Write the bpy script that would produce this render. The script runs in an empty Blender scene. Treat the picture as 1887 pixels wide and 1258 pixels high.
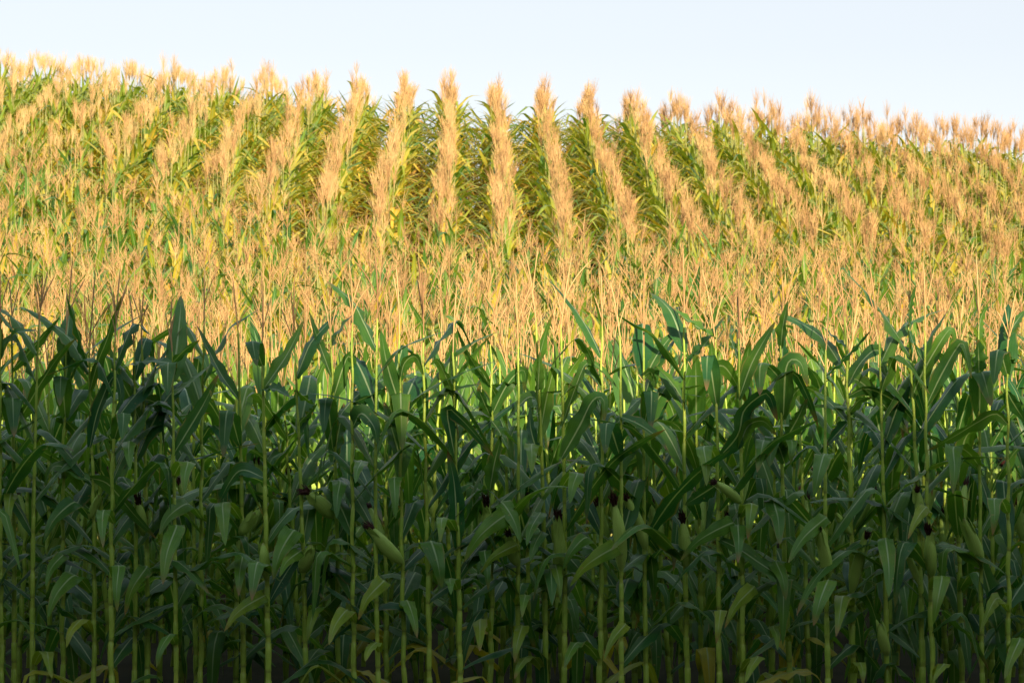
import bpy, math, random
import numpy as np
from mathutils import Vector

R = math.radians
random.seed(7)
rng = np.random.default_rng(11)
scene = bpy.context.scene
COL = scene.collection

# ------------------------------------------------------------------ camera
CAM_H = 1.75
FPX = 85.0 / 36.0 * 1887.0            # focal length in pixels of the 1887 px wide photograph
YAW = math.atan((943.5 - 873.0) / FPX)
cd = bpy.data.cameras.new('camera')
cam = bpy.data.objects.new('camera', cd)
COL.objects.link(cam)
cam.location = (0, 0, CAM_H)
cam.rotation_euler = (R(90), 0, -YAW)
cd.lens = 85
cd.sensor_width = 36
cd.clip_start = 0.1
cd.clip_end = 6000
cd.dof.use_dof = True
cd.dof.focus_distance = 10.5
cd.dof.aperture_fstop = 13.0
scene.camera = cam

# ------------------------------------------------------------------ sky, sun, exposure
SUN_EL = R(17.0)
SUN_AZ = R(180 - 13)                  # compass-like angle from +Y towards +X: behind the camera, to its right
SDIR = Vector((math.sin(SUN_AZ) * math.cos(SUN_EL), math.cos(SUN_AZ) * math.cos(SUN_EL), math.sin(SUN_EL)))
world = bpy.data.worlds.new('World')
scene.world = world
world.use_nodes = True
wn = world.node_tree
wn.nodes.clear()
wo = wn.nodes.new('ShaderNodeOutputWorld')
bg = wn.nodes.new('ShaderNodeBackground')
sk = wn.nodes.new('ShaderNodeTexSky')
sk.sky_type = 'NISHITA'
sk.sun_disc = False
sk.sun_elevation = SUN_EL
sk.sun_rotation = SUN_AZ
sk.altitude = 300
sk.air_density = 1.0
sk.dust_density = 0.6
sk.ozone_density = 0.0
bg.inputs['Strength'].default_value = 0.074
hs = wn.nodes.new('ShaderNodeHueSaturation')      # thin haze: a paler, whiter sky than clear air gives
hs.inputs['Saturation'].default_value = 0.35
wn.links.new(sk.outputs[0], hs.inputs['Color'])
tint = wn.nodes.new('ShaderNodeMix')
tint.data_type = 'RGBA'
tint.blend_type = 'MULTIPLY'
tint.inputs[0].default_value = 1.0
tint.inputs[7].default_value = (0.95, 0.965, 1.03, 1)
wn.links.new(hs.outputs[0], tint.inputs[6])
sky_fill = wn.nodes.new('ShaderNodeMix')               # pale blue layer added over the sky for more fill light
sky_fill.data_type = 'RGBA'
sky_fill.inputs[0].default_value = 0.6
tc = wn.nodes.new('ShaderNodeTexCoord')            # brightened and blued overhead, added top light for the shaded corn
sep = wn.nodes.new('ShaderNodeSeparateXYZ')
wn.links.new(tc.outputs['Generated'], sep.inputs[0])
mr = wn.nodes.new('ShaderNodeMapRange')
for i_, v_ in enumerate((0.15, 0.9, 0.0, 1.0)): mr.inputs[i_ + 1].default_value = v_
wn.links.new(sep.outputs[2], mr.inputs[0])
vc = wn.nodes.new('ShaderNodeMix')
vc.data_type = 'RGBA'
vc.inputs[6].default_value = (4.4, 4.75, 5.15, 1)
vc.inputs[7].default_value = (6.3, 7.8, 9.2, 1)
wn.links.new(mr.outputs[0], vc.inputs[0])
wn.links.new(vc.outputs[2], sky_fill.inputs[7])
wn.links.new(tint.outputs[2], sky_fill.inputs[6])
wn.links.new(sky_fill.outputs[2], bg.inputs[0])
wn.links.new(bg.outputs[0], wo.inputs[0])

sl = bpy.data.lights.new('sun', 'SUN')
sl.energy = 5.0
sl.angle = R(0.5)
sl.color = (1.0, 0.83, 0.57)
sun = bpy.data.objects.new('sun', sl)
COL.objects.link(sun)
sun.rotation_euler = (-SDIR).to_track_quat('-Z', 'Y').to_euler()
sun.location = (20, -30, 30)

vs = scene.view_settings
scene.display_settings.display_device = 'sRGB'
vs.view_transform = 'Standard'
vs.look = 'None'
vs.gamma = 1
vs.exposure = 1.15
scene.render.engine = 'CYCLES'
cy = scene.cycles
cy.max_bounces = 6
cy.diffuse_bounces = 4
cy.glossy_bounces = 2
cy.transmission_bounces = 4
cy.transparent_max_bounces = 4
cy.use_denoising = True
cy.sample_clamp_indirect = 8

# ------------------------------------------------------------------ materials
def new_mat(name):
    m = bpy.data.materials.new(name)
    m.use_nodes = True
    nt = m.node_tree
    nt.nodes.clear()
    return m, nt

class NT:
    def __init__(s, nt): s.nt = nt
    def n(s, t, **kw):
        o = s.nt.nodes.new(t)
        for k, v in kw.items(): setattr(o, k, v)
        return o
    def l(s, a, b): s.nt.links.new(a, b)
    def attr(s, name): return s.n('ShaderNodeAttribute', attribute_name=name).outputs['Fac']
    def mapr(s, v, a, b, c=0.0, d=1.0):
        o = s.n('ShaderNodeMapRange', clamp=True)
        s.l(v, o.inputs[0])
        for i, x in enumerate((a, b, c, d)): o.inputs[i + 1].default_value = x
        return o.outputs[0]
    def mix(s, f, a, b, blend='MIX'):
        o = s.n('ShaderNodeMix', data_type='RGBA', blend_type=blend)
        for sock, v in ((o.inputs[0], f), (o.inputs[6], a), (o.inputs[7], b)):
            if hasattr(v, 'is_output'): s.l(v, sock)
            elif isinstance(v, (int, float)): sock.default_value = v
            else: sock.default_value = (*v, 1)
        return o.outputs[2]
    def math(s, op, a, b=0.0):
        o = s.n('ShaderNodeMath', operation=op)
        for i, v in enumerate((a, b)):
            if hasattr(v, 'is_output'): s.l(v, o.inputs[i])
            else: o.inputs[i].default_value = v
        return o.outputs[0]
    def noise(s, scale, detail=3, vec=None):
        o = s.n('ShaderNodeTexNoise')
        o.inputs['Scale'].default_value = scale
        o.inputs['Detail'].default_value = detail
        if vec is not None: s.l(vec, o.inputs['Vector'])
        return o.outputs['Fac']
    def pos(s): return s.n('ShaderNodeNewGeometry').outputs['Position']
    def sheet(s, colour, trans, rough, fac, spec=0.5):
        """a thin plant surface: glossy cuticle over scattering tissue that lets light through"""
        p = s.n('ShaderNodeBsdfPrincipled')
        s.l(colour, p.inputs['Base Color'])
        p.inputs['Roughness'].default_value = rough
        p.inputs['Specular IOR Level'].default_value = spec
        t = s.n('ShaderNodeBsdfTranslucent')
        s.l(trans, t.inputs[0])
        m = s.n('ShaderNodeMixShader')
        m.inputs[0].default_value = fac
        s.l(p.outputs[0], m.inputs[1])
        s.l(t.outputs[0], m.inputs[2])
        o = s.n('ShaderNodeOutputMaterial')
        s.l(m.outputs[0], o.inputs[0])
        return p

def leaf_material():
    m, nt = new_mat('corn_leaf')
    t = NT(nt)
    across, along, tone = t.attr('across'), t.attr('along'), t.attr('tone')
    big = t.noise(7.0, 3, t.pos())
    # colour runs from blue-green through yellow-green to straw as the leaf ages
    ramp = t.n('ShaderNodeValToRGB')
    e = ramp.color_ramp.elements
    e[0].position, e[0].color = 0.0, (0.017, 0.078, 0.024, 1)
    e[1].position, e[1].color = 1.0, (0.22, 0.125, 0.045, 1)
    for p, c in ((0.25, (0.080, 0.175, 0.022, 1)), (0.5, (0.23, 0.27, 0.026, 1)), (0.72, (0.42, 0.34, 0.045, 1)), (0.87, (0.52, 0.31, 0.03, 1))):
        x = e.new(p); x.color = c
    tv = t.math('ADD', tone, t.mapr(big, 0.3, 0.7, -0.06, 0.06))
    t.l(tv, ramp.inputs[0])
    # pale midrib and fine parallel veins
    a = t.math('ABSOLUTE', across)
    rib = t.mapr(a, 0.05, 0.11, 1.0, 0.0)
    ribf = t.math('MULTIPLY', rib, t.mapr(along, 0.55, 0.95, 0.75, 0.0))
    cx = t.n('ShaderNodeCombineXYZ')
    t.l(t.math('MULTIPLY', across, 9.0), cx.inputs[0])
    t.l(t.math('MULTIPLY', along, 3.0), cx.inputs[1])
    t.l(t.math('MULTIPLY', tone, 37.0), cx.inputs[2])
    vein = t.noise(1.6, 4, cx.outputs[0])
    c = t.mix(t.mapr(vein, 0.35, 0.7, 0.0, 0.6), ramp.outputs[0], t.mix(1.0, ramp.outputs[0], (1.7, 1.5, 1.5), 'MULTIPLY'))
    c = t.mix(ribf, c, (0.34, 0.42, 0.23))
    # dried, brown tip and edge
    dry = t.math('MULTIPLY', t.mapr(along, 0.86, 1.0), t.mapr(t.noise(2.3, 2, t.pos()), 0.45, 0.6))
    c = t.mix(dry, c, (0.25, 0.13, 0.055))
    spots = t.math('MULTIPLY', t.mapr(t.noise(55, 2, t.pos()), 0.66, 0.72, 0, 0.7), t.mapr(t.noise(4.0, 2, t.pos()), 0.5, 0.65))
    edge = t.math('MULTIPLY', t.mapr(a, 0.80, 1.0, 0, 0.8), t.mapr(t.noise(9.0, 2, t.pos()), 0.52, 0.62))
    c = t.mix(t.math('MAXIMUM', spots, edge), c, (0.26, 0.20, 0.07))
    tr = t.mix(1.0, c, (1.9, 1.9, 0.5), 'MULTIPLY')
    p = t.sheet(c, tr, 0.34, 0.33, 0.26)
    b = t.n('ShaderNodeBump')
    b.inputs['Strength'].default_value = 0.25
    b.inputs['Distance'].default_value = 0.004
    t.l(vein, b.inputs['Height'])
    t.l(b.outputs[0], p.inputs['Normal'])
    return m

def stalk_material(name, young, old, streak):
    m, nt = new_mat(name)
    t = NT(nt)
    node, tone = t.attr('node'), t.attr('tone')
    n = t.noise(30, 3, t.pos())
    c = t.mix(tone, young, old)
    c = t.mix(t.mapr(n, 0.35, 0.7, 0, 0.4), c, streak)
    c = t.mix(node, c, (0.09, 0.09, 0.03))
    t.sheet(c, c, 0.45, 0.08)
    return m

def simple(name, c0, c1, scale, rough, fac, trm=(1, 1, 1), spec=0.3):
    m, nt = new_mat(name)
    t = NT(nt)
    n = t.noise(scale, 4, t.pos())
    c = t.mix(t.mapr(n, 0.3, 0.7), c0, c1)
    t.sheet(c, t.mix(1.0, c, trm, 'MULTIPLY'), rough, fac, spec)
    return m

def husk_material():
    m, nt = new_mat('corn_husk')
    t = NT(nt)
    across, along = t.attr('across'), t.attr('along')
    cx = t.n('ShaderNodeCombineXYZ')
    t.l(t.math('MULTIPLY', across, 26.0), cx.inputs[0])
    t.l(t.math('MULTIPLY', along, 2.0), cx.inputs[1])
    v = t.noise(1.4, 3, cx.outputs[0])
    c = t.mix(t.mapr(v, 0.3, 0.7), (0.28, 0.44, 0.06), (0.42, 0.56, 0.12))
    c = t.mix(t.mapr(along, 0.9, 1.0, 0, 0.6), c, (0.16, 0.11, 0.05))
    p = t.sheet(c, c, 0.5, 0.12)
    b = t.n('ShaderNodeBump')
    b.inputs['Strength'].default_value = 0.4
    b.inputs['Distance'].default_value = 0.004
    t.l(v, b.inputs['Height'])
    t.l(b.outputs[0], p.inputs['Normal'])
    return m

def soil_material():
    m, nt = new_mat('soil')
    t = NT(nt)
    n = t.noise(3.0, 8, t.pos())
    n2 = t.noise(40.0, 4, t.pos())
    c = t.mix(t.mapr(n, 0.35, 0.65), (0.018, 0.012, 0.008), (0.040, 0.027, 0.017))
    c = t.mix(t.mapr(n2, 0.55, 0.7, 0, 0.5), c, (0.07, 0.05, 0.028))
    p = t.n('ShaderNodeBsdfPrincipled')
    t.l(c, p.inputs['Base Color'])
    p.inputs['Roughness'].default_value = 0.95
    b = t.n('ShaderNodeBump')
    b.inputs['Strength'].default_value = 0.6
    t.l(n2, b.inputs['Height'])
    t.l(b.outputs[0], p.inputs['Normal'])
    o = t.n('ShaderNodeOutputMaterial')
    t.l(p.outputs[0], o.inputs[0])
    return m

M_LEAF = leaf_material()
M_STALK = stalk_material('green_corn_stalk', (0.29, 0.44, 0.045), (0.42, 0.45, 0.06), (0.18, 0.30, 0.03))
M_RIPE = stalk_material('ripening_corn_stalk', (0.24, 0.27, 0.05), (0.36, 0.32, 0.10), (0.20, 0.17, 0.06))
def tassel_material():
    m, nt = new_mat('corn_tassel')
    t = NT(nt)
    tone = t.attr('tone')
    ramp = t.n('ShaderNodeValToRGB')
    e = ramp.color_ramp.elements
    e[0].position, e[0].color = 0.0, (0.43, 0.25, 0.12, 1)
    e[1].position, e[1].color = 1.0, (0.70, 0.54, 0.24, 1)
    for p, c in ((0.35, (0.66, 0.41, 0.185, 1)), (0.7, (0.80, 0.54, 0.25, 1))):
        x = e.new(p); x.color = c
    t.l(tone, ramp.inputs[0])
    n = t.noise(16, 3, t.pos())
    c = t.mix(t.mapr(n, 0.3, 0.7, 0.0, 0.6), ramp.outputs[0], t.mix(1.0, ramp.outputs[0], (0.76, 0.70, 0.62), 'MULTIPLY'))
    t.sheet(c, t.mix(1.0, c, (1.0, 0.9, 0.7), 'MULTIPLY'), 0.7, 0.28, 0.3)
    return m
M_TASSEL = tassel_material()
M_SILK = simple('corn_silk', (0.030, 0.010, 0.008), (0.075, 0.022, 0.014), 60, 0.5, 0.05)
M_HUSK = husk_material()
M_SOIL = soil_material()
M_WOOD = simple('tree_foliage', (0.030, 0.060, 0.018), (0.060, 0.095, 0.028), 2, 0.6, 0.2)

# ------------------------------------------------------------------ the ground
PY = [-5000, 11.7, 13.2, 14.8, 16.4, 20, 25, 28.8, 33.9, 38.9, 40.3, 42, 45, 50, 65, 95, 5000]
PZ = [0, 0, -0.06, -0.14, -0.16, 0.06, 0.62, 1.27, 2.42, 3.80, 4.02, 3.98, 3.6, 2.6, 0.6, 0, 0]
_yy = np.arange(-20, 130, 0.1)
_zz = np.interp(_yy, PY, PZ)
_k = np.exp(-0.5 * (np.arange(-25, 26) * 0.1 / 0.9) ** 2)
_zz = np.convolve(np.pad(_zz, 25, mode='edge'), _k / _k.sum(), mode='valid')

def ground_z(x, y):
    x = np.asarray(x, float); y = np.asarray(y, float)
    z = np.interp(y, _yy, _zz)
    s = np.clip((y - 15) / 22, 0, 1); s = s * s * (3 - 2 * s)
    fade = np.clip((110 - y) / 60, 0, 1)
    return z - np.where(x < 0, 0.080, 0.068) * np.clip(x, -16, 16) * s * fade

def mesh_object(name, verts, quads, mats, attrs=None, matidx=None, smooth=True, tris=None):
    """one mesh object from numpy arrays; attrs are float point attributes"""
    me = bpy.data.meshes.new(name)
    verts = np.asarray(verts, np.float32)
    quads = np.asarray(quads, np.int32).reshape(-1, 4)
    me.vertices.add(len(verts))
    me.vertices.foreach_set('co', verts.ravel())
    nq = len(quads)
    me.loops.add(nq * 4)
    me.polygons.add(nq)
    me.loops.foreach_set('vertex_index', quads.ravel())
    me.polygons.foreach_set('loop_start', np.arange(0, nq * 4, 4, dtype=np.int32))
    if matidx is not None: me.polygons.foreach_set('material_index', np.asarray(matidx, np.int32))
    for m in (mats if isinstance(mats, (list, tuple)) else [mats]): me.materials.append(m)
    me.update(calc_edges=True)
    if smooth: me.polygons.foreach_set('use_smooth', np.ones(nq, bool))
    for k, v in (attrs or {}).items():
        a = me.attributes.new(k, 'FLOAT', 'POINT')
        a.data.foreach_set('value', np.asarray(v, np.float32))
    o = bpy.data.objects.new(name, me)
    return o

def grid_quads(n, k, closed=False):
    """quads of an n x k vertex grid (closed wraps the k direction)"""
    i = np.arange(n - 1)[:, None]
    j = np.arange(k if closed else k - 1)[None, :]
    j2 = (j + 1) % k
    return np.stack([i * k + j, i * k + j2, (i + 1) * k + j2, (i + 1) * k + j], -1).reshape(-1, 4)

gx = np.concatenate([[-4000, -1000, -300, -100], np.arange(-40, 40.1, 1.0), [100, 300, 1000, 4000]])
gy = np.concatenate([[-4000, -1000, -300, -80, -40], np.arange(-20, 100, 0.5), [130, 300, 1000, 4000]])
GX, GY = np.meshgrid(gx, gy)
ground = mesh_object('ground', np.stack([GX, GY, ground_z(GX, GY)], -1).reshape(-1, 3), grid_quads(len(gy), len(gx)), M_SOIL)
ground['kind'] = 'structure'
COL.objects.link(ground)

# ------------------------------------------------------------------ pieces of a corn plant (numpy: verts, quads, attributes)
def spline(pts, n):
    """Catmull-Rom through pts, n samples evenly spaced along the curve"""
    P = np.asarray(pts, float)
    if len(P) == 2: P = np.array([P[0], (P[0] + P[1]) / 2, P[1]])
    Q = np.vstack([2 * P[0] - P[1], P, 2 * P[-1] - P[-2]])
    out = []
    for i in range(len(P) - 1):
        p0, p1, p2, p3 = Q[i:i + 4]
        t = np.linspace(0, 1, 14, endpoint=(i == len(P) - 2))[:, None]
        out.append(0.5 * (2 * p1 + (p2 - p0) * t + (2 * p0 - 5 * p1 + 4 * p2 - p3) * t ** 2 + (3 * p1 - p0 - 3 * p2 + p3) * t ** 3))
    C = np.vstack(out)
    d = np.r_[0, np.cumsum(np.linalg.norm(np.diff(C, axis=0), axis=1))]
    s = np.linspace(0, d[-1], n)
    return np.stack([np.interp(s, d, C[:, k]) for k in range(3)], 1)

def unit(v): return v / np.maximum(np.linalg.norm(v, axis=-1, keepdims=True), 1e-9)

def leaf_piece(C, W, width, cols=5, tone=0.1, fold=0.35, ripple=0.18, waves=None, peak=0.33, twist=0.0, r=random, belly=1.0):
    """a blade on the midrib curve C with sideways direction W (per point or one vector)"""
    n = len(C)
    s = np.linspace(0, 1, n)
    T = unit(np.gradient(C, axis=0))
    W = np.broadcast_to(np.asarray(W, float), C.shape)
    W = unit(W - (W * T).sum(1, keepdims=True) * T)
    N = np.cross(W, T)
    if twist:
        a = (twist * s ** 1.5)[:, None]
        W, N = W * np.cos(a) + N * np.sin(a), N * np.cos(a) - W * np.sin(a)
    up = np.minimum(s / peak, 1.0)
    w = (0.30 + 0.70 * np.sin(up * math.pi / 2) ** 0.9) * np.clip((1 - s) / (1 - peak), 0, 1) ** np.where(s > peak, 0.62, 0.0)
    w = np.maximum(w * width * 0.5, 0.0006)
    u = np.linspace(-1, 1, cols)
    ph = [r.uniform(0, 6.28), r.uniform(0, 6.28)]
    wv = waves or r.uniform(2.2, 5.5)
    f = fold * (1 - 0.55 * s)
    side = np.where(u < 0, 0, 1)
    rip = np.stack([np.sin(ph[k] + wv * 6.283 * s + 0.7 * np.sin(5 * s + ph[1 - k])) for k in side], 1) * (np.abs(u) ** 1.7)[None, :]
    env = (np.sin(np.clip(s * 1.15, 0, 1) * math.pi) ** 0.6)[:, None]
    lift = np.abs(u)[None, :] * f[:, None] + ripple * rip * env
    V = C[:, None, :] + W[:, None, :] * (w[:, None] * u[None, :])[..., None] + N[:, None, :] * (w[:, None] * lift)[..., None]
    at = dict(across=np.broadcast_to(u[None, :], (n, cols)).ravel(), along=np.repeat(s, cols),
              tone=np.full(n * cols, tone) , node=np.zeros(n * cols))
    return V.reshape(-1, 3), grid_quads(n, cols), at

def tube_piece(C, rad, sides=6, tone=None, node=None):
    C = np.asarray(C, float); n = len(C)
    T = unit(np.gradient(C, axis=0))
    ref = np.where(np.abs(T[:, 2:3]) > 0.9, np.array([[1.0, 0, 0]]), np.array([[0, 0, 1.0]]))
    A = unit(np.cross(T, ref)); B = np.cross(T, A)
    # keep the frame from flipping
    for i in range(1, n):
        A[i] = unit(A[i - 1] - np.dot(A[i - 1], T[i]) * T[i]); B[i] = np.cross(T[i], A[i])
    a = np.arange(sides) * 2 * math.pi / sides
    rad = np.broadcast_to(np.asarray(rad, float), (n,))
    V = C[:, None, :] + rad[:, None, None] * (A[:, None, :] * np.cos(a)[None, :, None] + B[:, None, :] * np.sin(a)[None, :, None])
    one = np.ones((n, sides))
    at = dict(across=(np.broadcast_to(np.linspace(-1, 1, sides)[None, :], (n, sides))).ravel(), along=(np.linspace(0, 1, n)[:, None] * one).ravel(),
              tone=((np.zeros(n) if tone is None else np.asarray(tone))[:, None] * one).ravel(),
              node=((np.zeros(n) if node is None else np.asarray(node))[:, None] * one).ravel())
    return V.reshape(-1, 3), grid_quads(n, sides, True), at

def join(pieces):
    V, Q, A, off = [], [], {}, 0
    for v, q, a in pieces:
        V.append(v); Q.append(q + off); off += len(v)
        for k, x in a.items(): A.setdefault(k, []).append(x)
    return np.vstack(V), np.vstack(Q), {k: np.concatenate(x) for k, x in A.items()}

def leaf_curve(base, az, e0, length, d1, kink, s0, n, r=random, swing=0.15):
    """midrib: leaves the stalk at elevation e0, bends by d1 steadily and by kink around s0"""
    s = np.linspace(0, 1, n)
    k = np.clip((s - s0 + 0.07) / 0.14, 0, 1); k = k * k * (3 - 2 * k)
    th = e0 - d1 * s - kink * k
    th = np.maximum(th, -1.5)
    a = az + r.uniform(-swing, swing) * s * 2
    d = np.stack([np.cos(th) * np.cos(a), np.cos(th) * np.sin(a), np.sin(th)], 1) * (length / (n - 1))
    C = np.vstack([np.zeros(3), np.cumsum((d[:-1] + d[1:]) / 2, axis=0)]) + np.asarray(base)
    W = np.stack([-np.sin(a) * np.ones(n), np.cos(a) * np.ones(n), np.zeros(n)], 1)
    return C, W

def stalk_piece(P0, P1, nodes, r0=0.0125, r1=0.005, sides=8, bend=0.0, r=random):
    """tapered stalk with swollen nodes and a sheath round each internode; returns piece and a function height fraction -> point"""
    P0, P1 = np.asarray(P0, float), np.asarray(P1, float)
    H = np.linalg.norm(P1 - P0)
    bd = np.array([r.uniform(-1, 1), r.uniform(-1, 1), 0]) * bend
    zz = np.array([r.uniform(-1, 1), r.uniform(-1, 1), 0]) * 0.004; zp = r.uniform(0, 6)
    def at(f):
        f = np.asarray(f, float)
        p = P0 + (P1 - P0) * f[..., None] + bd * (np.sin(f * math.pi))[..., None] + zz * (np.sin(f * 43 + zp) * np.minimum(1, f * 6))[..., None]
        return p
    fs, rs, tn, nd = [0.0], [r0 * 1.1], [0.5], [0.0]
    zs = sorted(nodes)
    for i, f in enumerate(zs):
        nx = zs[i + 1] if i + 1 < len(zs) else 1.0
        L = nx - f
        rr = r0 + (r1 - r0) * f ** 1.2
        e = 0.006 / H; sh = r.uniform(.55, .88)
        for df, k, t_, n_ in ((-2.2 * e, 0.98, 0.55, 0.0), (-e, 1.08, 0.5, r.uniform(0, .6)), (0.2 * e, 1.16, 0.4, 0.25), (2 * e, 1.12, 0.25, 0.0), (0.45 * L, 1.18, r.uniform(0, .4), 0), (sh * L, 1.14, r.uniform(.2, .5), 0), ((sh + .02) * L, 0.97, 0.6, 0.2), ((sh + .05) * L, 0.96, r.uniform(.4, 1), 0)):
            ff = f + df
            if ff <= fs[-1] or ff >= 1: continue
            fs.append(ff); rs.append(rr * k); tn.append(t_); nd.append(n_)
    fs.append(1.0); rs.append(r1 * 0.7); tn.append(0.7); nd.append(0.0)
    C = at(np.array(fs))
    return tube_piece(C, np.array(rs), sides, tn, nd), at

def tassel_piece(base, direction, length=0.36, nb=9, seg=5, sides=3, rad=0.0034, spread=0.5, r=random):
    """central spike with upright side branches"""
    d = unit(np.asarray(direction, float))
    s = np.linspace(0, 1, seg + 1)[:, None]
    bend = np.array([r.uniform(-.1, .1), r.uniform(-.1, .1), 0])
    pcs = [tube_piece(base + d * s * length + bend * length * s ** 2, np.r_[rad * 0.9, np.full(seg - 1, rad * 1.35), rad * 0.4], sides)]
    for i in range(nb):
        f = r.uniform(0.10, 0.42)
        b0 = base + d * f * length + bend * length * f * f
        az = i * 2.4 + r.uniform(-.5, .5)
        sp = r.uniform(0.12, spread) * (1.25 - f)
        out = np.array([math.cos(az), math.sin(az), 0])
        L = length * r.uniform(0.42, 0.68)
        dd = unit(d + out * sp)
        droop = r.uniform(0.0, 0.25) * (1 if r.random() > 0.2 else 2.2)
        C = b0 + dd * s * L + (out * 0.45 * droop - np.array([0, 0, 1.0]) * droop * 0.35) * L * s ** 2
        pcs.append(tube_piece(C, np.r_[rad * 0.5, np.full(seg - 1, rad) * np.array([r.uniform(.8, 1.25) for _ in range(seg - 1)]), rad * 0.35], sides))
    v, q, a = join(pcs)
    a['tone'] = np.full(len(v), min(1.0, max(0.0, r.gauss(0.5, 0.27))))
    return v, q, a

def ear_piece(base, tip, width, r=random):
    """husk: pointed spindle of wrapped leaves, on a short shank"""
    base, tip = np.asarray(base, float), np.asarray(tip, float)
    n, k = 15, 14
    s = np.linspace(0, 1, n)
    prof = np.interp(s, [0, 0.06, 0.22, 0.45, 0.7, 0.88, 0.96, 1.0], [0.28, 0.55, 0.92, 1.0, 0.86, 0.50, 0.30, 0.14])
    T = unit(tip - base)
    side = np.array([r.uniform(-1, 1), r.uniform(-1, 1), 0]) * 0.012
    C = base + (tip - base) * s[:, None] + side * np.sin(s * math.pi)[:, None]
    v, q, a = tube_piece(C, prof * width / 2, k)
    # overlapping husk leaves: ridges that wind slightly round the ear
    V = v.reshape(n, k, 3)
    ang = np.arange(k) * 2 * math.pi / k
    ridge = 1 + 0.06 * np.sin(3 * ang[None, :] + 2.0 * s[:, None] + r.uniform(0, 6)) + 0.03 * np.sin(7 * ang[None, :] - s[:, None])
    V = C[:, None, :] + (V - C[:, None, :]) * ridge[..., None]
    pcs = [(V.reshape(-1, 3), q, a)]
    # loose husk tips
    for i in range(3):
        az = r.uniform(0, 6.28)
        o = unit(np.cross(T, np.array([math.cos(az), math.sin(az), 0.3])))
        L = np.linalg.norm(tip - base)
        c0 = base + (tip - base) * 0.62 + o * width * 0.36
        CC = spline([c0, base + (tip - base) * 0.86 + o * width * 0.34, base + (tip - base) * r.uniform(1.0, 1.12) + o * width * r.uniform(0.2, 0.6)], 7)
        pcs.append(leaf_piece(CC, np.cross(T, o), width * 0.55, 3, 0.2, 0.3, 0.05, r=r))
    return join(pcs)

def silk_piece(tip, direction, length, r=random, n=26, width=0.02):
    d = unit(np.asarray(direction, float))
    pcs = []
    s = np.linspace(0, 1, 5)[:, None]
    for i in range(n):
        o = np.array([r.gauss(0, 1), r.gauss(0, 1), r.gauss(0, .5)]); o = unit(o - np.dot(o, d) * d)
        L = length * r.uniform(0.55, 1.15)
        b = np.asarray(tip) - d * 0.02 + o * width * 0.25 * r.random()
        C = b + d * s * L + o * width * r.uniform(0.1, 0.65) * s ** 0.8 - np.array([0, 0, 1]) * L * r.uniform(0.1, 0.55) * s ** 2.2
        pcs.append(tube_piece(C, np.array([.0026, .0028, .0026, .0022, .001]), 3))
    return join(pcs)

def plain_leaf(base, az, level, r, n=12, cols=5, tone=0.1, width=None, length=None, hill=False):
    """one procedural leaf; level 0 (bottom) .. 1 (top)"""
    if level > 0.82:
        e0, d1, kink = r.uniform(1.0, 1.3), r.uniform(0.05, 0.55), (r.uniform(0.0, 0.4) if r.random() < .75 else r.uniform(1.2, 2.2))
        L = r.uniform(0.34, 0.52)
    elif level > 0.5:
        e0, d1, kink = r.uniform(0.85, 1.15), r.uniform(0.3, 1.0), (r.uniform(0, .6) if r.random() < .45 else r.uniform(1.2, 2.3))
        L = r.uniform(0.52, 0.74)
    else:
        e0, d1, kink = r.uniform(0.55, 0.95), r.uniform(0.5, 1.3), r.uniform(0.6, 1.7)
        L = r.uniform(0.42, 0.70)
    if hill:
        e0 += r.uniform(-.45, .15) if level < .82 else 0
        e0 = e0 - 0.08 if level < .82 else e0; d1 *= 0.4; kink *= 0.85; L *= 1.08
    L = length or L
    w = width or r.uniform(0.068, 0.098)
    C, W = leaf_curve(base, az, e0, L, d1, kink, r.uniform(0.33, 0.65), n, r)
    return leaf_piece(C, W, w, cols, tone, r.uniform(0.2, 0.5), r.uniform(0.12, 0.42), twist=r.uniform(-.6, .6), r=r)

NODE_F = [0.06, 0.13, 0.205, 0.28, 0.355, 0.43, 0.505, 0.58, 0.65, 0.72, 0.79, 0.86, 0.925]

# ------------------------------------------------------------------ far crop: one mass that nobody could count
def crop_prototype(seed, lod, yellow, thin=False):
    """a whole plant at the origin; returns verts, quads, attrs, material index per quad"""
    r = random.Random(seed)
    H = r.uniform(1.66, 1.92)
    st, at = stalk_piece((0, 0, 0), (r.uniform(-.05, .05), r.uniform(-.05, .05), H), [0.5, 0.8] if lod else NODE_F, 0.011, 0.004, 4 if lod else 6, 0.02, r)
    az0 = r.uniform(0, 6.28)
    leaves = []
    nodes = (NODE_F[3:12] if thin else NODE_F[1:11]) if lod else NODE_F[2:12]
    for i, f in enumerate(nodes):
        lv = f
        az = az0 + (i % 2) * math.pi + r.uniform(-.5, .5)
        age = np.clip((0.70 - f) * 1.7, 0, 1)
        tone = float(np.clip(r.gauss((0.30 if thin else 0.38) if lod else 0.10, 0.16 if lod else 0.06) + yellow * (0.16 + 0.85 * age) * r.uniform(0.4, 1.2), 0.02, 0.97))
        if r.random() < 0.07 * yellow: tone = r.uniform(.6, .9)
        leaves.append(plain_leaf(at(np.array(f)), az, lv, r, 8 if lod else 10, 3, tone, hill=True, width=r.uniform(.045, .07) if thin else r.uniform(.055, .085)))
    ta = tassel_piece(at(np.array(0.985)), (r.uniform(-.08, .08), r.uniform(-.08, .08), 1), r.uniform(0.22, 0.36) if thin else r.uniform(.32, .46), r.randint(7, 13) if thin else r.randint(13, 18), 3, 3, 0.0025 if thin else 0.0025, 0.75 if thin else 0.36, r)
    lf = join(leaves)
    parts = [st, lf, ta]
    mi = np.concatenate([np.full(len(p[1]), 3 if i == 0 and not lod else i) for i, p in enumerate(parts)])
    v, q, a = join(parts)
    return v.astype(np.float32), q, a, mi

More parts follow.
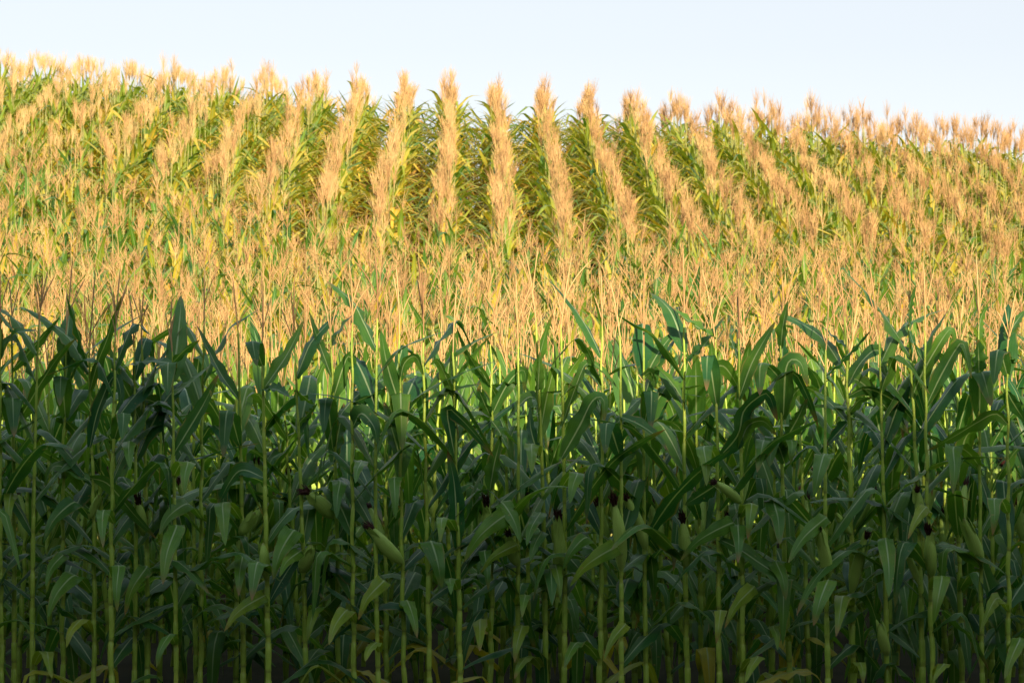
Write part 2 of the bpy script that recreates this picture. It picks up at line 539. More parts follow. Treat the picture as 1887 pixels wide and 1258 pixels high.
PROTO_HILL = [crop_prototype(100 + i, True, 0.25 + 0.75 * (i / 23.0)) for i in range(24)] + [crop_prototype(150 + i, True, float(r_), True) for i, r_ in enumerate(np.linspace(0.1, 0.8, 16))]

far = []                                # (x, y, z, rotation, scale, prototype, lean x, lean y)
rr = random.Random(5)
yellow_patch = lambda x, y: 0.5 + 0.5 * math.sin(x * 0.55 + 1.7) * math.cos(y * 0.33 - x * 0.2)
def tone_kind(x, y):
    # yellower on the left and up the middle of the hill, greener to the right
    yl = np.clip(0.52 - 0.10 * x + 0.02 * (y - 30) + rr.gauss(0, 0.22) + 0.25 * (yellow_patch(x, y) - .5), 0, 1)
    return int(np.clip(round(yl * 23), 0, 23))
Y_ROWS = 27.2                           # up to here the rows run across the slope, beyond it straight up the hill
y0 = 17.3
while y0 < Y_ROWS + 9:
    x = -(4.2 + y0 * 0.235)
    while x < 4.2 + y0 * 0.235:
        y = y0 + rr.gauss(0, 0.12)
        if y < Y_ROWS + 1.1 + 0.8 * max(0, -1 - x): far.append((x, y, rr.uniform(0, 6.283), float(np.clip(rr.gauss(0.98, 0.07), .8, 1.07)), 24 + rr.randrange(16), rr.gauss(0, .04), rr.gauss(0, .04)))
        x += rr.uniform(0.09, 0.16)
    y0 += 0.66
for k in range(-22, 23):
    xr = 0.375 + 0.75 * k
    y = Y_ROWS + rr.uniform(-.3, .3) + 0.8 * max(0, -1 - xr) + 1.3
    while y < 47.0:
        if abs(xr) < 4.2 + y * 0.235:
            x = xr + rr.gauss(0, 0.028 if xr > -2.5 else 0.05) + 0.03 * math.sin(y * 0.6 + k)
            far.append((x, y, rr.uniform(0, 6.283), float(np.clip(rr.gauss(1.0, 0.035), .93, 1.05)), tone_kind(x, y), rr.gauss(0, .022), rr.gauss(0, .05)))
        y += rr.uniform(0.10, 0.17)

for y0 in (43.0, 43.8, 44.6):            # a strip of short plants across the top of the hill
    x = -13.0
    while x < 14.0:
        far.append((x, y0 + rr.gauss(0, .1), rr.uniform(0, 6.283), rr.gauss(0.70, 0.03), 24 + rr.randrange(8), rr.gauss(0, .04), rr.gauss(0, .04)))
        x += rr.uniform(0.12, 0.2)

def build_mass(name, items, protos):
    Vs, Qs, Ms, At, off = [], [], [], {}, 0
    for (x, y, a, s, pi, lx, ly) in items:
        v, q, at, mi = protos[pi]
        c, sn = math.cos(a), math.sin(a)
        p = np.empty_like(v)
        z = v[:, 2] * s
        p[:, 0] = (v[:, 0] * c - v[:, 1] * sn) * s + x + lx * z
        p[:, 1] = (v[:, 0] * sn + v[:, 1] * c) * s + y + ly * z
        p[:, 2] = z + float(ground_z(x, y))
        Vs.append(p); Qs.append(q + off); Ms.append(mi); off += len(v)
        dt = rr.gauss(0, 0.04)
        for k, t in at.items():
            At.setdefault(k, []).append(t + dt if k == 'tone' else t)
    o = mesh_object(name, np.vstack(Vs), np.vstack(Qs), [M_RIPE, M_LEAF, M_TASSEL, M_STALK], {k: np.concatenate(t) for k, t in At.items()}, np.concatenate(Ms))
    COL.objects.link(o)
    return o

# ------------------------------------------------------------------ countable corn plants
def link(name, piece, mat, parent=None):
    o = mesh_object(name, piece[0], piece[1], mat, piece[2])
    COL.objects.link(o)
    if parent is not None: o.parent = parent
    return o

def empty(name, loc, label=None, cat=None, group=None):
    o = bpy.data.objects.new(name, None)
    o.empty_display_size = 0.1
    COL.objects.link(o)
    o.location = loc
    if label: o['label'] = label
    if cat: o['category'] = cat
    if group: o['group'] = group
    return o

def at_px(px, py, d):
    """point at depth y = d on the line of sight of a pixel of the photograph"""
    u, v = (px - 943.5) / FPX, (629 - py) / FPX
    f = np.array([math.sin(YAW), math.cos(YAW), 0.0]); rt = np.array([math.cos(YAW), -math.sin(YAW), 0.0])
    dr = f + rt * u + np.array([0, 0, 1.0]) * v
    return np.array([0, 0, CAM_H]) + dr * (d / dr[1])

D0 = 10.4
MPX = D0 / FPX                          # metres per photograph pixel in the front row

# front row: foot x at the bottom of the photograph, x higher up (y = 700), what singles the plant out
FRONT = [
    (4, 1, 'tall corn stalk at the very left edge of the front row'),
    (24, 22, 'second front row corn stalk from the left with a long raised top leaf'),
    (62, 70, 'slim front row corn stalk, third from the left, dark between brighter neighbours'),
    (118, 121, 'front row corn stalk, fourth from the left, with several hanging pointed leaves'),
    (170, 164, 'front row corn stalk with a small upright ear, fifth from the left'),
    (207, 212, 'front row corn stalk, sixth from the left, under a broad arching dark leaf'),
    (245, 247, 'front row corn stalk, seventh from the left, one hanging leaf crossing its foot'),
    (269, 262, 'front row corn stalk, eighth from the left, close to its left neighbour'),
    (324, 318, 'front row corn stalk, ninth from the left, with leaves spraying out at the top'),
    (371, 375, 'front row corn stalk, tenth from the left, bright and bare near the ground'),
    (447, 440, 'corn stalk with a short half-hidden ear and a long top leaf leaning left'),
    (495, 484, 'front row corn stalk with a slim pointed ear held close along it, leaf raised right'),
    (562, 545, 'left-leaning front row corn stalk with a small ear tucked on its right side'),
    (620, 611, 'front row corn stalk with a fat ear leaning far left, brown silk on the tip'),
    (654, 650, 'bright earless corn stalk just right of the fat left-leaning ear'),
    (700, 696, 'earless front row corn stalk passing behind the second left-leaning ear'),
    (746, 737, 'front row corn stalk with a long ear leaning left low down, broad leaf on top'),
    (792, 781, 'bright yellow-green front row corn stalk with a wide torn leaf hanging below its sheath'),
    (847, 836, 'dark front row corn stalk right of the bright one, two narrow upright top leaves'),
    (901, 904, 'front row corn stalk with upright maroon silk and a leaf cross spreading at its top'),
    (952, 955, 'short visible front row corn stalk with a small silky ear behind drooping leaves'),
    (1003, 990, 'front row corn stalk topped by tall sword-like upright leaves near the middle'),
    (1037, 1034, 'front row corn stalk with a thick upright ear and silk, high arching leaf above'),
    (1104, 1108, 'thin front row corn stalk between two thick upright ears'),
    (1144, 1143, 'front row corn stalk with a tall straight ear under dark maroon silk'),
    (1192, 1187, 'front row corn stalk with a bright ear leaning left, raised broad leaf on top'),
    (1268, 1262, 'corn stalk with a silk-capped upright ear right of the bright left-leaning ear'),
    (1325, 1320, 'front row corn stalk, slim, with a narrow arching leaf over its top'),
    (1365, 1361, 'front row corn stalk with a small pale ear high among dark leaves'),
    (1459, 1441, 'front row corn stalk carrying very broad dark folded leaves at its top'),
    (1528, 1522, 'front row corn stalk with a plump upright ear beside its right neighbour leaning ear'),
    (1571, 1560, 'front row corn stalk with a pointed ear leaning right and bluish drooping leaves'),
    (1634, 1622, 'thin front row corn stalk with a small low opened husk and a thin tassel'),
    (1698, 1678, 'front row corn stalk with a narrow low ear and three leaves raised high'),
    (1721, 1706, 'front row corn stalk with an upright ear and a long slanting dark leaf'),
    (1810, 1804, 'front row corn stalk with a stout pointed ear leaning left near the right end'),
    (1858, 1856, 'last front row corn stalk at the right end with a big drooping dark leaf'),
]
# ears: tip x,y  base x,y  width px  silk length px
EARS = [
    (565, 906, 621, 952, 30, 22), (684, 970, 742, 1036, 28, 20), (470, 944, 458, 985, 24, 0), (484, 1000, 491, 1064, 22, 0),
    (573, 1003, 564, 1052, 27, 0), (897, 930, 903, 1000, 26, 34), (1029, 955, 1035, 1062, 26, 28), (1132, 925, 1142, 1050, 27, 30),
    (1153, 914, 1189, 1012, 24, 14), (1258, 958, 1265, 1042, 25, 28), (1315, 886, 1347, 925, 20, 12), (1509, 972, 1524, 1062, 26, 14),
    (1597, 985, 1567, 1092, 22, 16), (1665, 1003, 1691, 1075, 15, 0), (1711, 980, 1723, 1060, 25, 26), (1690, 900, 1690, 968, 20, 14),
    (1776, 955, 1806, 1036, 28, 0), (1621, 1148, 1633, 1205, 22, 0), (938, 985, 950, 1040, 24, 24), (182, 912, 172, 954, 17, 0),
    (255, 925, 262, 985, 22, 24), (1541, 944, 1558, 982, 17, 0),
]
# leaves that stand out against the bright field: kind (s side view, f folds over towards the camera), apparent width px, points
HERO = [
    ('s', 13, (21, 682), (68, 632), (111, 583)), ('s', 15, (-4, 662), (26, 616), (69, 609)), ('s', 21, (30, 790), (83, 693), (119, 643), (141, 622)),
    ('s', 14, (169, 674), (143, 607), (123, 545)), ('s', 14, (159, 721), (181, 664), (196, 628), (224, 545)), ('s', 25, (170, 821), (181, 755), (210, 693), (223, 731), (212, 762)),
    ('s', 27, (262, 785), (239, 731), (214, 680), (203, 640)), ('f', 28, (118, 768), (113, 692), (110, 748)), ('f', 32, (23, 800), (23, 731), (26, 805)),
    ('f', 26, (214, 806), (227, 760), (225, 810)), ('s', 18, (121, 700), (128, 655), (140, 668), (167, 709)), ('s', 14, (262, 712), (283, 690), (303, 670)),
    ('s', 12, (318, 668), (270, 666), (224, 676)), ('f', 10, (317, 690), (310, 668), (309, 728)), ('s', 8, (317, 668), (340, 645), (367, 626)),
    ('s', 10, (322, 727), (356, 700), (386, 674)), ('s', 28, (321, 836), (372, 750), (402, 690)), ('s', 16, (441, 736), (405, 686), (363, 600)),
    ('s', 18, (262, 735), (285, 742), (317, 780)), ('s', 22, (488, 716), (528, 655), (560, 590)), ('s', 15, (608, 693), (583, 617), (571, 576)),
    ('s', 9, (608, 640), (627, 607), (650, 580)), ('s', 25, (614, 740), (630, 683), (641, 657), (650, 667), (653, 716)), ('s', 30, (734, 750), (714, 674), (702, 609)),
    ('s', 30, (741, 850), (722, 790), (708, 740)), ('s', 17, (738, 702), (745, 669), (766, 657), (781, 693)), ('f', 31, (741, 800), (738, 722), (741, 830)),
    ('f', 27, (613, 826), (602, 732), (596, 799)), ('f', 24, (442, 820), (420, 755), (411, 842)), ('s', 30, (652, 785), (666, 762), (688, 785), (696, 818)),
    ('f', 17, (486, 672), (466, 627), (473, 674)), ('s', 9, (653, 740), (714, 715)), ('s', 10, (545, 781), (585, 743)), ('s', 12, (543, 716), (578, 745)),
    ('s', 10, (486, 716), (510, 718), (533, 731)), ('s', 28, (616, 850), (625, 790), (634, 742)), ('s', 14, (903, 712), (867, 659), (841, 602)),
    ('s', 13, (838, 752), (832, 683), (838, 612)), ('s', 18, (836, 730), (817, 683), (805, 664), (792, 672)), ('s', 25, (904, 770), (932, 712), (958, 683), (968, 688), (965, 722)),
    ('s', 17, (904, 767), (880, 714)), ('s', 17, (903, 771), (920, 795), (937, 828)), ('s', 15, (989, 740), (991, 674), (1006, 612), (1018, 578)),
    ('s', 25, (992, 815), (1006, 738), (1024, 659), (1019, 621)), ('s', 17, (990, 730), (995, 647)), ('s', 15, (988, 735), (972, 733), (937, 769)),
    ('s', 15, (1035, 785), (1058, 721), (1080, 670), (1106, 678), (1139, 716)), ('s', 13, (1034, 731), (1060, 705), (1080, 689), (1099, 700), (1113, 731)),
    ('s', 33, (1037, 842), (1068, 785), (1092, 738), (1112, 735), (1113, 778)), ('f', 26, (1142, 842), (1120, 778), (1115, 836)),
    ('s', 26, (845, 842), (824, 757), (845, 767), (880, 805), (908, 840)), ('s', 7, (904, 709), (937, 706), (969, 705)), ('s', 9, (783, 740), (832, 721), (886, 707)),
    ('s', 22, (989, 842), (978, 790), (977, 748)), ('s', 20, (1187, 700), (1212, 652), (1254, 597)), ('s', 14, (1189, 690), (1200, 686), (1209, 716)),
    ('s', 12, (1263, 742), (1235, 702), (1209, 674)), ('s', 10, (1316, 622), (1274, 595), (1238, 566)), ('s', 9, (1262, 672), (1302, 631), (1336, 583)),
    ('s', 14, (1361, 664), (1350, 635), (1345, 609)), ('s', 24, (1362, 735), (1388, 664), (1429, 592)), ('s', 15, (1436, 640), (1443, 600), (1452, 554)),
    ('s', 22, (1440, 685), (1443, 611)), ('f', 18, (1440, 700), (1404, 668), (1400, 728)), ('s', 36, (1445, 771), (1450, 674), (1474, 667), (1488, 712)),
    ('s', 27, (1320, 738), (1318, 684), (1332, 674), (1350, 695), (1378, 745)), ('s', 14, (1264, 800), (1293, 767), (1345, 716)),
    ('s', 18, (1143, 767), (1176, 781), (1211, 805), (1228, 829)), ('f', 26, (1190, 780), (1200, 719), (1199, 794)),
    ('s', 35, (1328, 842), (1359, 802), (1370, 758), (1395, 733), (1416, 727), (1433, 776)), ('s', 25, (1364, 825), (1378, 785), (1407, 776), (1431, 802)),
    ('f', 30, (1450, 850), (1426, 804), (1418, 860)), ('s', 18, (1446, 770), (1467, 721), (1493, 716), (1522, 738), (1540, 752)), ('f', 15, (1320, 748), (1305, 655), (1302, 720)),
    ('s', 30, (1449, 812), (1470, 770), (1487, 734)), ('s', 9, (1560, 640), (1535, 621), (1512, 597)), ('s', 9, (1522, 691), (1570, 645), (1604, 609)),
    ('s', 17, (1561, 715), (1582, 674), (1609, 646), (1621, 650), (1630, 683), (1642, 728)), ('s', 11, (1672, 600), (1676, 564), (1687, 525)),
    ('s', 14, (1676, 664), (1654, 626), (1642, 596)), ('s', 13, (1700, 672), (1682, 628), (1671, 596)), ('s', 26, (1679, 735), (1702, 683), (1745, 612), (1757, 612), (1759, 637)),
    ('s', 25, (1707, 747), (1735, 690), (1764, 640), (1776, 635), (1790, 697)), ('s', 18, (1804, 625), (1807, 588), (1821, 558)), ('s', 32, (1805, 690), (1803, 650), (1802, 625)),
    ('f', 36, (1806, 767), (1808, 684), (1827, 749)), ('s', 26, (1858, 780), (1835, 762), (1800, 778), (1761, 802), (1709, 830)), ('s', 20, (1856, 720), (1866, 740), (1890, 778)),
    ('s', 24, (1561, 712), (1573, 697), (1606, 721), (1642, 762), (1678, 802)), ('s', 22, (1562, 730), (1600, 716), (1654, 743), (1690, 786), (1714, 819)), ('s', 15, (1562, 778), (1523, 820)),
    ('s', 16, (1562, 766), (1582, 738), (1606, 731)), ('s', 17, (1563, 775), (1530, 743), (1499, 719)), ('s', 15, (1856, 625), (1868, 600), (1889, 571)),
    ('f', 14, (1856, 690), (1840, 643), (1831, 709)), ('s', 12, (1854, 648), (1862, 655), (1889, 685)), ('s', 40, (1806, 1030), (1828, 1110), (1852, 1228)),
    ('s', 20, (166, 885), (110, 858), (90, 872), (80, 908)), ('s', 24, (487, 880), (440, 868), (400, 930)), ('s', 18, (447, 872), (480, 885), (522, 914)),
    ('s', 30, (166, 880), (200, 892), (245, 945), (288, 992)), ('s', 26, (1320, 990), (1360, 1010), (1420, 1050), (1500, 1100)), ('s', 30, (1325, 890), (1290, 912), (1262, 930)),
    ('s', 28, (1459, 925), (1500, 970), (1540, 1000)), ('s', 30, (847, 1010), (838, 900), (825, 830)), ('s', 28, (901, 900), (912, 850), (925, 800)),
]
# pale blades hanging towards the camera: fold x,y  tip x,y  width px
HANG = [
    (135, 925, 80, 1000, 25), (191, 940, 190, 1008, 20), (238, 813, 240, 865, 22), (342, 928, 293, 985, 25), (325, 970, 300, 1076, 28), (219, 1043, 216, 1127, 20),
    (270, 1045, 230, 1133, 25), (135, 1060, 88, 1138, 27), (118, 1020, 84, 1080, 20), (150, 1140, 122, 1193, 20), (313, 1168, 288, 1230, 20), (346, 850, 340, 910, 26),
    (20, 910, 18, 965, 15), (86, 1200, 96, 1250, 15), (411, 925, 415, 1005, 25), (447, 1025, 440, 1098, 24), (540, 978, 503, 1068, 30), (627, 885, 620, 955, 24),
    (553, 1015, 515, 1062, 15), (485, 1098, 413, 1163, 22), (584, 1118, 567, 1180, 22), (638, 1124, 606, 1188, 24), (707, 1070, 660, 1142, 25), (751, 1107, 769, 1175, 22),
    (727, 880, 729, 955, 22), (693, 1183, 673, 1218, 15), (667, 848, 655, 890, 15), (795, 998, 814, 1083, 34), (816, 953, 811, 1000, 18), (930, 950, 855, 1035, 30),
    (925, 925, 960, 1000, 28), (950, 1004, 886, 1055, 20), (893, 1015, 900, 1088, 20), (995, 945, 970, 1005, 22), (998, 980, 977, 1035, 22), (1078, 990, 1037, 1050, 24),
    (1133, 1008, 1050, 1080, 28), (1024, 1040, 1033, 1102, 20), (968, 1095, 962, 1138, 20), (885, 1140, 884, 1200, 22), (962, 1153, 948, 1220, 22), (973, 1208, 948, 1250, 20),
    (1064, 870, 1050, 928, 26), (980, 818, 980, 873, 22), (1065, 1182, 1040, 1230, 22), (829, 1065, 831, 1095, 22), (1152, 1150, 1113, 1215, 18), (1346, 964, 1253, 1033, 26),
    (1360, 968, 1360, 1037, 24), (1385, 927, 1378, 993, 22), (1425, 918, 1437, 1003, 30), (1520, 955, 1452, 1037, 24), (1430, 1033, 1448, 1105, 26), (1390, 1080, 1335, 1157, 26),
    (1525, 1070, 1499, 1153, 28), (1328, 1125, 1320, 1185, 20), (1425, 1152, 1433, 1197, 18), (1397, 1208, 1373, 1258, 22), (1410, 808, 1395, 870, 26), (1297, 822, 1302, 895, 26),
    (1518, 838, 1500, 915, 28), (1459, 811, 1457, 855, 20), (1553, 1098, 1541, 1172, 24), (1736, 1062, 1720, 1150, 26), (1758, 822, 1756, 910, 28), (1833, 918, 1829, 985, 24),
    (1705, 935, 1673, 993, 18), (1880, 1175, 1851, 1250, 24), (1585, 1220, 1590, 1262, 18), (1740, 1222, 1720, 1255, 20), (1836, 1102, 1806, 1165, 20), (1632, 993, 1638, 1100, 26),
]

class FrontPlant: pass
front = []
rf = random.Random(21)
for i, (xb, xt, label) in enumerate(FRONT):
    p = FrontPlant()
    p.d = D0 + rf.uniform(-0.09, 0.12)
    p.xb, p.xt, p.label = xb, xt, label
    sl_ = (xt - xb) / (700.0 - 1258.0)
    p.px = (lambda xb, sl_: lambda y: xb + sl_ * (y - 1258.0))(xb, sl_)
    gy_ = 629 + CAM_H / p.d * FPX
    p.foot = at_px(p.px(gy_), gy_, p.d); p.foot[2] = 0.0
    topz = rf.uniform(1.70, 1.86)
    ty = 629 - (topz - CAM_H) / p.d * FPX
    p.top = at_px(p.px(ty), ty, p.d)
    p.leaves, p.ears = [], []
    front.append(p)

def nearest_plant(x, y, prefer=0):
    return min(front, key=lambda p: abs(p.px(y) - x) - (6 if prefer * (p.px(y) - x) > 0 else 0))

def on_stalk(p, y): return at_px(p.px(y), y, p.d)

for kind, w, *pts in HERO:
    p = nearest_plant(*pts[0])
    real = max(w * 1.22, rf.uniform(29, 35)) * MPX
    cosw = min(1.0, w * MPX / real)
    gap = p.px(pts[0][1]) - pts[0][0]
    b = on_stalk(p, pts[0][1] + 0.6 * abs(gap))
    n = len(pts)
    sgn = rf.choice((-1, 1))
    dep = rf.uniform(0.03, 0.13) * sgn
    P = [b] if abs(gap) > 9 else []
    for j, (x, y) in enumerate(pts):
        f = j / (n - 1)
        if kind == 'f': dd = (0, -0.10, -0.20)[j]
        else: dd = dep * f
        if j == 0 and not P: P.append(b); continue
        P.append(at_px(x, y, p.d + dd))
    C = spline(P, 20)
    if kind == 'f':
        W = np.array([1.0, rf.uniform(-.25, .25), 0])
    else:
        T = unit(np.gradient(C, axis=0))
        Pn = unit(np.stack([T[:, 2], np.zeros(len(T)), -T[:, 0]], 1))
        sn = math.sqrt(max(0, 1 - cosw ** 2)) * rf.choice((-1, 1))
        W = Pn * cosw + np.array([0, 1.0, 0]) * sn
    pk = 0.42 if kind == 'f' else 0.36
    p.leaves.append(leaf_piece(C, W, real, 7, float(np.clip(rf.gauss(0.10, 0.05), 0, .3)), rf.uniform(.15, .4), rf.uniform(.10, .34), peak=pk, twist=rf.uniform(-.25, .25), r=rf))

for fx, fy, tx, ty, w in HANG:
    dirx = fx - tx
    p = nearest_plant(fx + (6 if dirx > 10 else 0), fy, 1 if dirx > 15 else 0)
    sx = p.px(fy + 15)
    b = on_stalk(p, fy + 14 + min(40, 0.5 * abs(sx - fx)))
    fold = at_px(fx, fy, p.d - rf.uniform(0.10, 0.18))
    tip = at_px(tx, ty, p.d - rf.uniform(0.24, 0.34))
    mid = (fold + tip) / 2 + np.array([(fx - tx) * -0.12 * MPX, -0.03, 0.012])
    C = spline([b, (b + fold) / 2 + np.array([0, -0.02, 0.02]), fold, mid, tip], 20)
    v = tip - fold
    W = np.array([1.0, 0, 0]) if abs(tx - fx) < 30 else unit(np.array([v[2], -0.55 * abs(v[2]), -v[0]])) * -1
    tone = float(np.clip(rf.gauss(0.23, 0.05) + max(0, (fy - 1000) / 1800.0), 0, .45))
    p.leaves.append(leaf_piece(C, W, max(w * 1.22, 24) * MPX, 7, tone, rf.uniform(.15, .4), rf.uniform(.1, .32), peak=0.45, twist=rf.uniform(-.3, .3), r=rf))

for tx, ty, bx, by, w, sk_ in EARS:
    p = nearest_plant(bx, by)
    p.ears.append((at_px(tx, ty, p.d - rf.uniform(0.08, 0.13)), on_stalk(p, by) + np.array([0, -0.03, 0]), w * 0.92 * MPX, sk_ * MPX))

for p in front:
    root = empty('corn_plant', p.foot, p.label, 'corn', 'front row of corn at the field edge')
    o = p.foot
    loc = lambda piece: (piece[0] - o, piece[1], piece[2])
    st, at = stalk_piece(p.foot, p.top, [f + rf.uniform(-.012, .012) for f in NODE_F], rf.uniform(.0108, .0135), .0032, 10, 0.014, rf)
    link('stalk', loc(st), M_STALK, root)
    for lf in p.leaves: link('leaf', loc(lf), M_LEAF, root)
    # blades that point into the field or along the row, behind those above
    az0 = rf.uniform(0.2, 2.9)
    for i, f in enumerate(NODE_F[1:]):
        if f > 0.55 and len(p.leaves) > 3 and rf.random() < 0.85: continue
        az = (az0 if i % 2 else (rf.choice((0.1, 3.0)) + rf.uniform(-.4, .7))) + rf.uniform(-.4, .4)
        if f < 0.3 and rf.random() < 0.6: continue
        if 0.3 < f < 0.6 and rf.random() < 0.12: az = rf.uniform(3.3, 6.1)
        link('leaf', loc(plain_leaf(at(np.array(f)), az, f, rf, 14, 5, float(np.clip(rf.gauss(.10, .06) + (rf.uniform(.1, .6) if f < .15 and rf.random() < .5 else 0), 0, .9)))), M_LEAF, root)
    ta = tassel_piece(at(np.array(0.99)), (rf.uniform(-.12, .12), rf.uniform(-.1, .1), 1), rf.uniform(.24, .36), rf.randint(1, 5), 6, 4, 0.0024, 0.4, rf)
    link('tassel', loc(ta), M_TASSEL, root)
    for tip, base, w, skl in p.ears:
        e = link('ear', loc(ear_piece(base, tip, w, rf)), M_HUSK, root)
        if skl > 0:
            link('silk', loc(silk_piece(tip, tip - base, skl * 1.3, rf, 60, w * 0.5)), M_SILK, e)

# rows behind: plants of ten kinds, copied with their parts
def make_plant(seed, split):
    r = random.Random(seed)
    root = empty('corn_plant', (0, 0, 0))
    H = r.uniform(1.50, 1.74) if split else r.uniform(1.50, 1.76)
    st, at = stalk_piece((0, 0, 0), (r.uniform(-.06, .06), r.uniform(-.06, .06), H), [f + r.uniform(-.012, .012) for f in NODE_F], .0125, .0034, 8, 0.016, r)
    link('stalk', st, M_STALK, root)
    az0 = r.uniform(0, 6.28)
    pcs = []
    for i, f in enumerate(NODE_F[1:12]):
        az = az0 + (i % 2) * math.pi + r.uniform(-.45, .45)
        tone = float(np.clip(r.gauss(.09 if split else .24, .06) + (r.uniform(.2, .8) if f < .15 and r.random() < .22 else 0), 0.0, .97))
        pcs.append(plain_leaf(at(np.array(f)), az, f, r, 12 if split else 10, 5, tone))
    if split:
        for q in pcs: link('leaf', q, M_LEAF, root)
    else:
        link('leaves', join(pcs), M_LEAF, root)
    link('tassel', tassel_piece(at(np.array(0.99)), (r.uniform(-.1, .1), r.uniform(-.1, .1), 1), r.uniform(.24, .38), r.randint(1, 6), 5, 3, 0.0023, 0.45, r), M_TASSEL, root)
    if r.random() < 0.8:
        f = r.uniform(0.48, 0.58)
        b = at(np.array(f))
        a = r.uniform(0, 6.28); t = r.uniform(0.1, 0.45)
        d = np.array([math.cos(a) * math.sin(t), math.sin(a) * math.sin(t), math.cos(t)])
        off = np.array([math.cos(a), math.sin(a), 0]) * 0.018
        tip = b + off + d * r.uniform(.18, .23)
        w = r.uniform(.048, .06)
        e = link('ear', ear_piece(b + off * 0.4, tip, w, r), M_HUSK, root)
        link('silk', silk_piece(tip, d, 0.06, r, 30, w * .45), M_SILK, e)
    return root

def kids(o): return KIDS.get(o.name, [])
def copy_plant(src):
    c = src.copy(); COL.objects.link(c)
    for ch in kids(src):
        k = ch.copy(); COL.objects.link(k); k.parent = c
        for g in kids(ch):
            q = g.copy(); COL.objects.link(q); q.parent = k
    return c

protos_near = [make_plant(300 + i, True) for i in range(9)]
protos_mid = [make_plant(400 + i, False) for i in range(9)]
KIDS = {}
for o in bpy.data.objects:
    if o.parent: KIDS.setdefault(o.parent.name, []).append(o)

ORD = ['second', 'third', 'fourth', 'fifth', 'sixth', 'seventh', 'eighth', 'ninth']
used = set()
near_far = []                            # the same rows beyond the edges of the frame belong to the mass
rb = random.Random(9)
def place(src_list, x, y, label, group):
    src = src_list[rb.randrange(len(src_list))]
    o = src if src.name not in used else copy_plant(src)
    used.add(src.name)
    o.location = (x, y, float(ground_z(x, y)))
    o.rotation_euler = (rb.gauss(0, .025), rb.gauss(0, .025), rb.uniform(0, 6.283))
    s = rb.gauss(1.0, .03)
    o.scale = (s, s, s)
    o['label'] = label; o['category'] = 'corn'; o['group'] = group

for i, name in enumerate(ORD):
    d = 11.4 + 0.76 * i
    half = 943.5 / FPX * d + 0.06
    cx = math.tan(YAW) * d
    x = cx - half - 2.6
    while x < cx + half + 2.6:
        yy = d + rb.gauss(0, .04)
        if abs(x - cx) < half:
            place(protos_near if i < 2 else protos_mid, x, yy,
                  f'green corn plant in the {name} row, seen between the plants of the row before it', f'{name} row of corn')
        else:
            near_far.append((x, yy, rb.uniform(0, 6.283), rb.gauss(1.0, .03), rb.randrange(6), rb.gauss(0, .03), rb.gauss(0, .03)))
        x += rb.uniform(0.14, 0.20) if i < 4 else rb.uniform(0.16, 0.22) if i < 7 else rb.uniform(.22, .3)
half = 943.5 / FPX * D0 + 0.05
for sgn in (-1, 1):
    for j in range(16):
        x = math.tan(YAW) * D0 + sgn * (half + 0.12 + 0.165 * j)
        near_far.append((x, D0 + rb.gauss(0, .05), rb.uniform(0, 6.283), rb.gauss(1.0, .03), rb.randrange(6), rb.gauss(0, .03), rb.gauss(0, .03)))
for src in protos_near + protos_mid:     # a kind that was never placed is not left lying about
    if src.name not in used:
        for ch in kids(src):
            for g in kids(ch): bpy.data.objects.remove(g)
            bpy.data.objects.remove(ch)
        bpy.data.objects.remove(src)

PROTO_NEAR = [crop_prototype(500 + i, False, 0.0, True) for i in range(6)]
allp = PROTO_HILL + PROTO_NEAR
items = far + [(x, y, a, s, k + len(PROTO_HILL), lx, ly) for (x, y, a, s, k, lx, ly) in near_far]
crop = build_mass('corn_field', items, allp)
crop['kind'] = 'stuff'
crop['label'] = 'sunlit field of ripening corn with tan tassels running in rows up the hill'

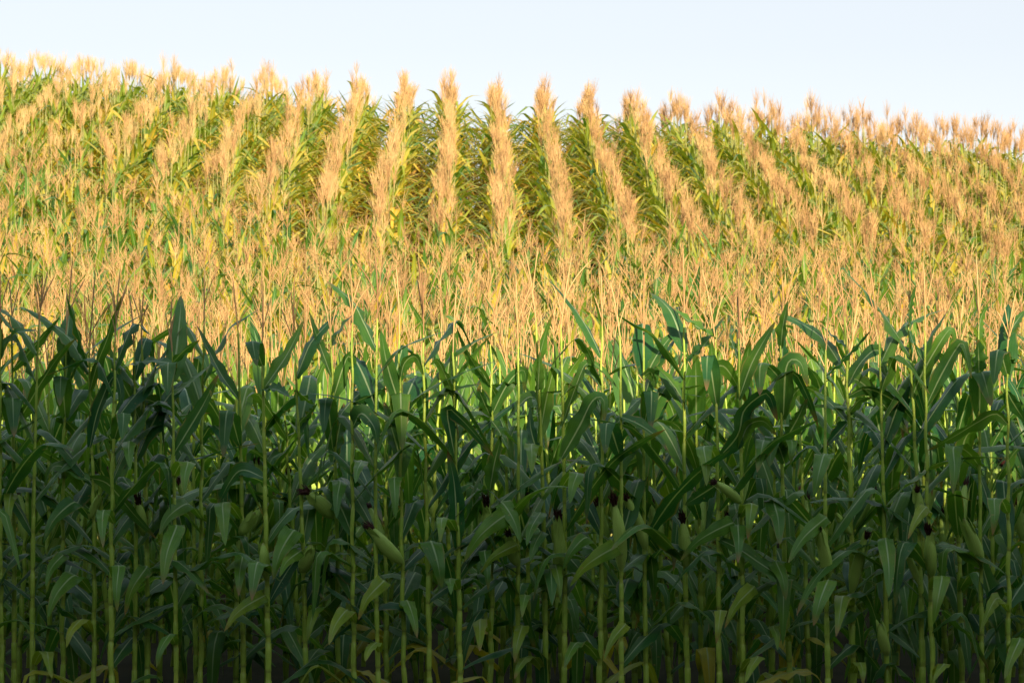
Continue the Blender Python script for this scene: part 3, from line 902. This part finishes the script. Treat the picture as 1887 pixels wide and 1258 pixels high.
# ------------------------------------------------------------------ the wood behind the camera that shades the field edge
M_SLOPE = math.tan(SUN_EL) / abs(math.cos(SUN_AZ))
Y_WOOD = -13.0
TOP = 2.16 + (D0 - Y_WOOD) * M_SLOPE
rw = np.random.default_rng(3)
xs = np.arange(-45, 60.1, 1.0)
topz = TOP - 0.45 + 0.42 * np.sin(xs * 0.7) + 0.28 * np.sin(xs * 1.9 + 1)
topz = topz + 9.0 * np.clip((-0.5 - xs) / 4.0, 0, 1) * (1 + .12 * np.sin(xs * .9)) + 8.0 * np.clip((xs - 24) / 5.0, 0, 1) * (1 + .12 * np.sin(xs * .8))   # trees made taller to block sky fill, where their shade misses this corner
prof = np.array([(-3.0, 0.0), (-2.6, 0.55), (-1.2, 0.9), (0.0, 1.0), (1.2, 0.93), (2.6, 0.6), (3.2, 0.0)])
core = np.stack([np.stack([np.full(len(prof), x), Y_WOOD + prof[:, 0] + rw.normal(0, .15, len(prof)), prof[:, 1] * t], 1) for x, t in zip(xs, topz)])
cp = (core.reshape(-1, 3), grid_quads(len(xs), len(prof)), {})
nl = 26000
fx = rw.uniform(-45, 60, nl); pa = rw.uniform(0, 1, nl)
ii = pa * (len(prof) - 1); i0 = np.minimum(ii.astype(int), len(prof) - 2); fr = (ii - i0)[:, None]
pp = prof[i0] * (1 - fr) + prof[i0 + 1] * fr
tz = np.interp(fx, xs, topz)
cpt = np.stack([fx, Y_WOOD + pp[:, 0], pp[:, 1] * tz + rw.uniform(-.1, .42, nl)], 1)
a_, b_ = unit(rw.normal(size=(nl, 3))), unit(rw.normal(size=(nl, 3)))
sz = rw.uniform(.10, .22, nl)[:, None]
lv = np.stack([cpt - a_ * sz, cpt - b_ * sz * .6, cpt + a_ * sz, cpt + b_ * sz * .6], 1).reshape(-1, 3)
lp = (lv, np.arange(nl * 4).reshape(-1, 4), {})
wv_, wq_, _ = join([cp, lp])
wood = mesh_object('woodland', wv_, wq_, M_WOOD, smooth=False)
wood['kind'] = 'stuff'
wood['label'] = 'dark belt of trees behind the viewer that shades the field edge'
COL.objects.link(wood)
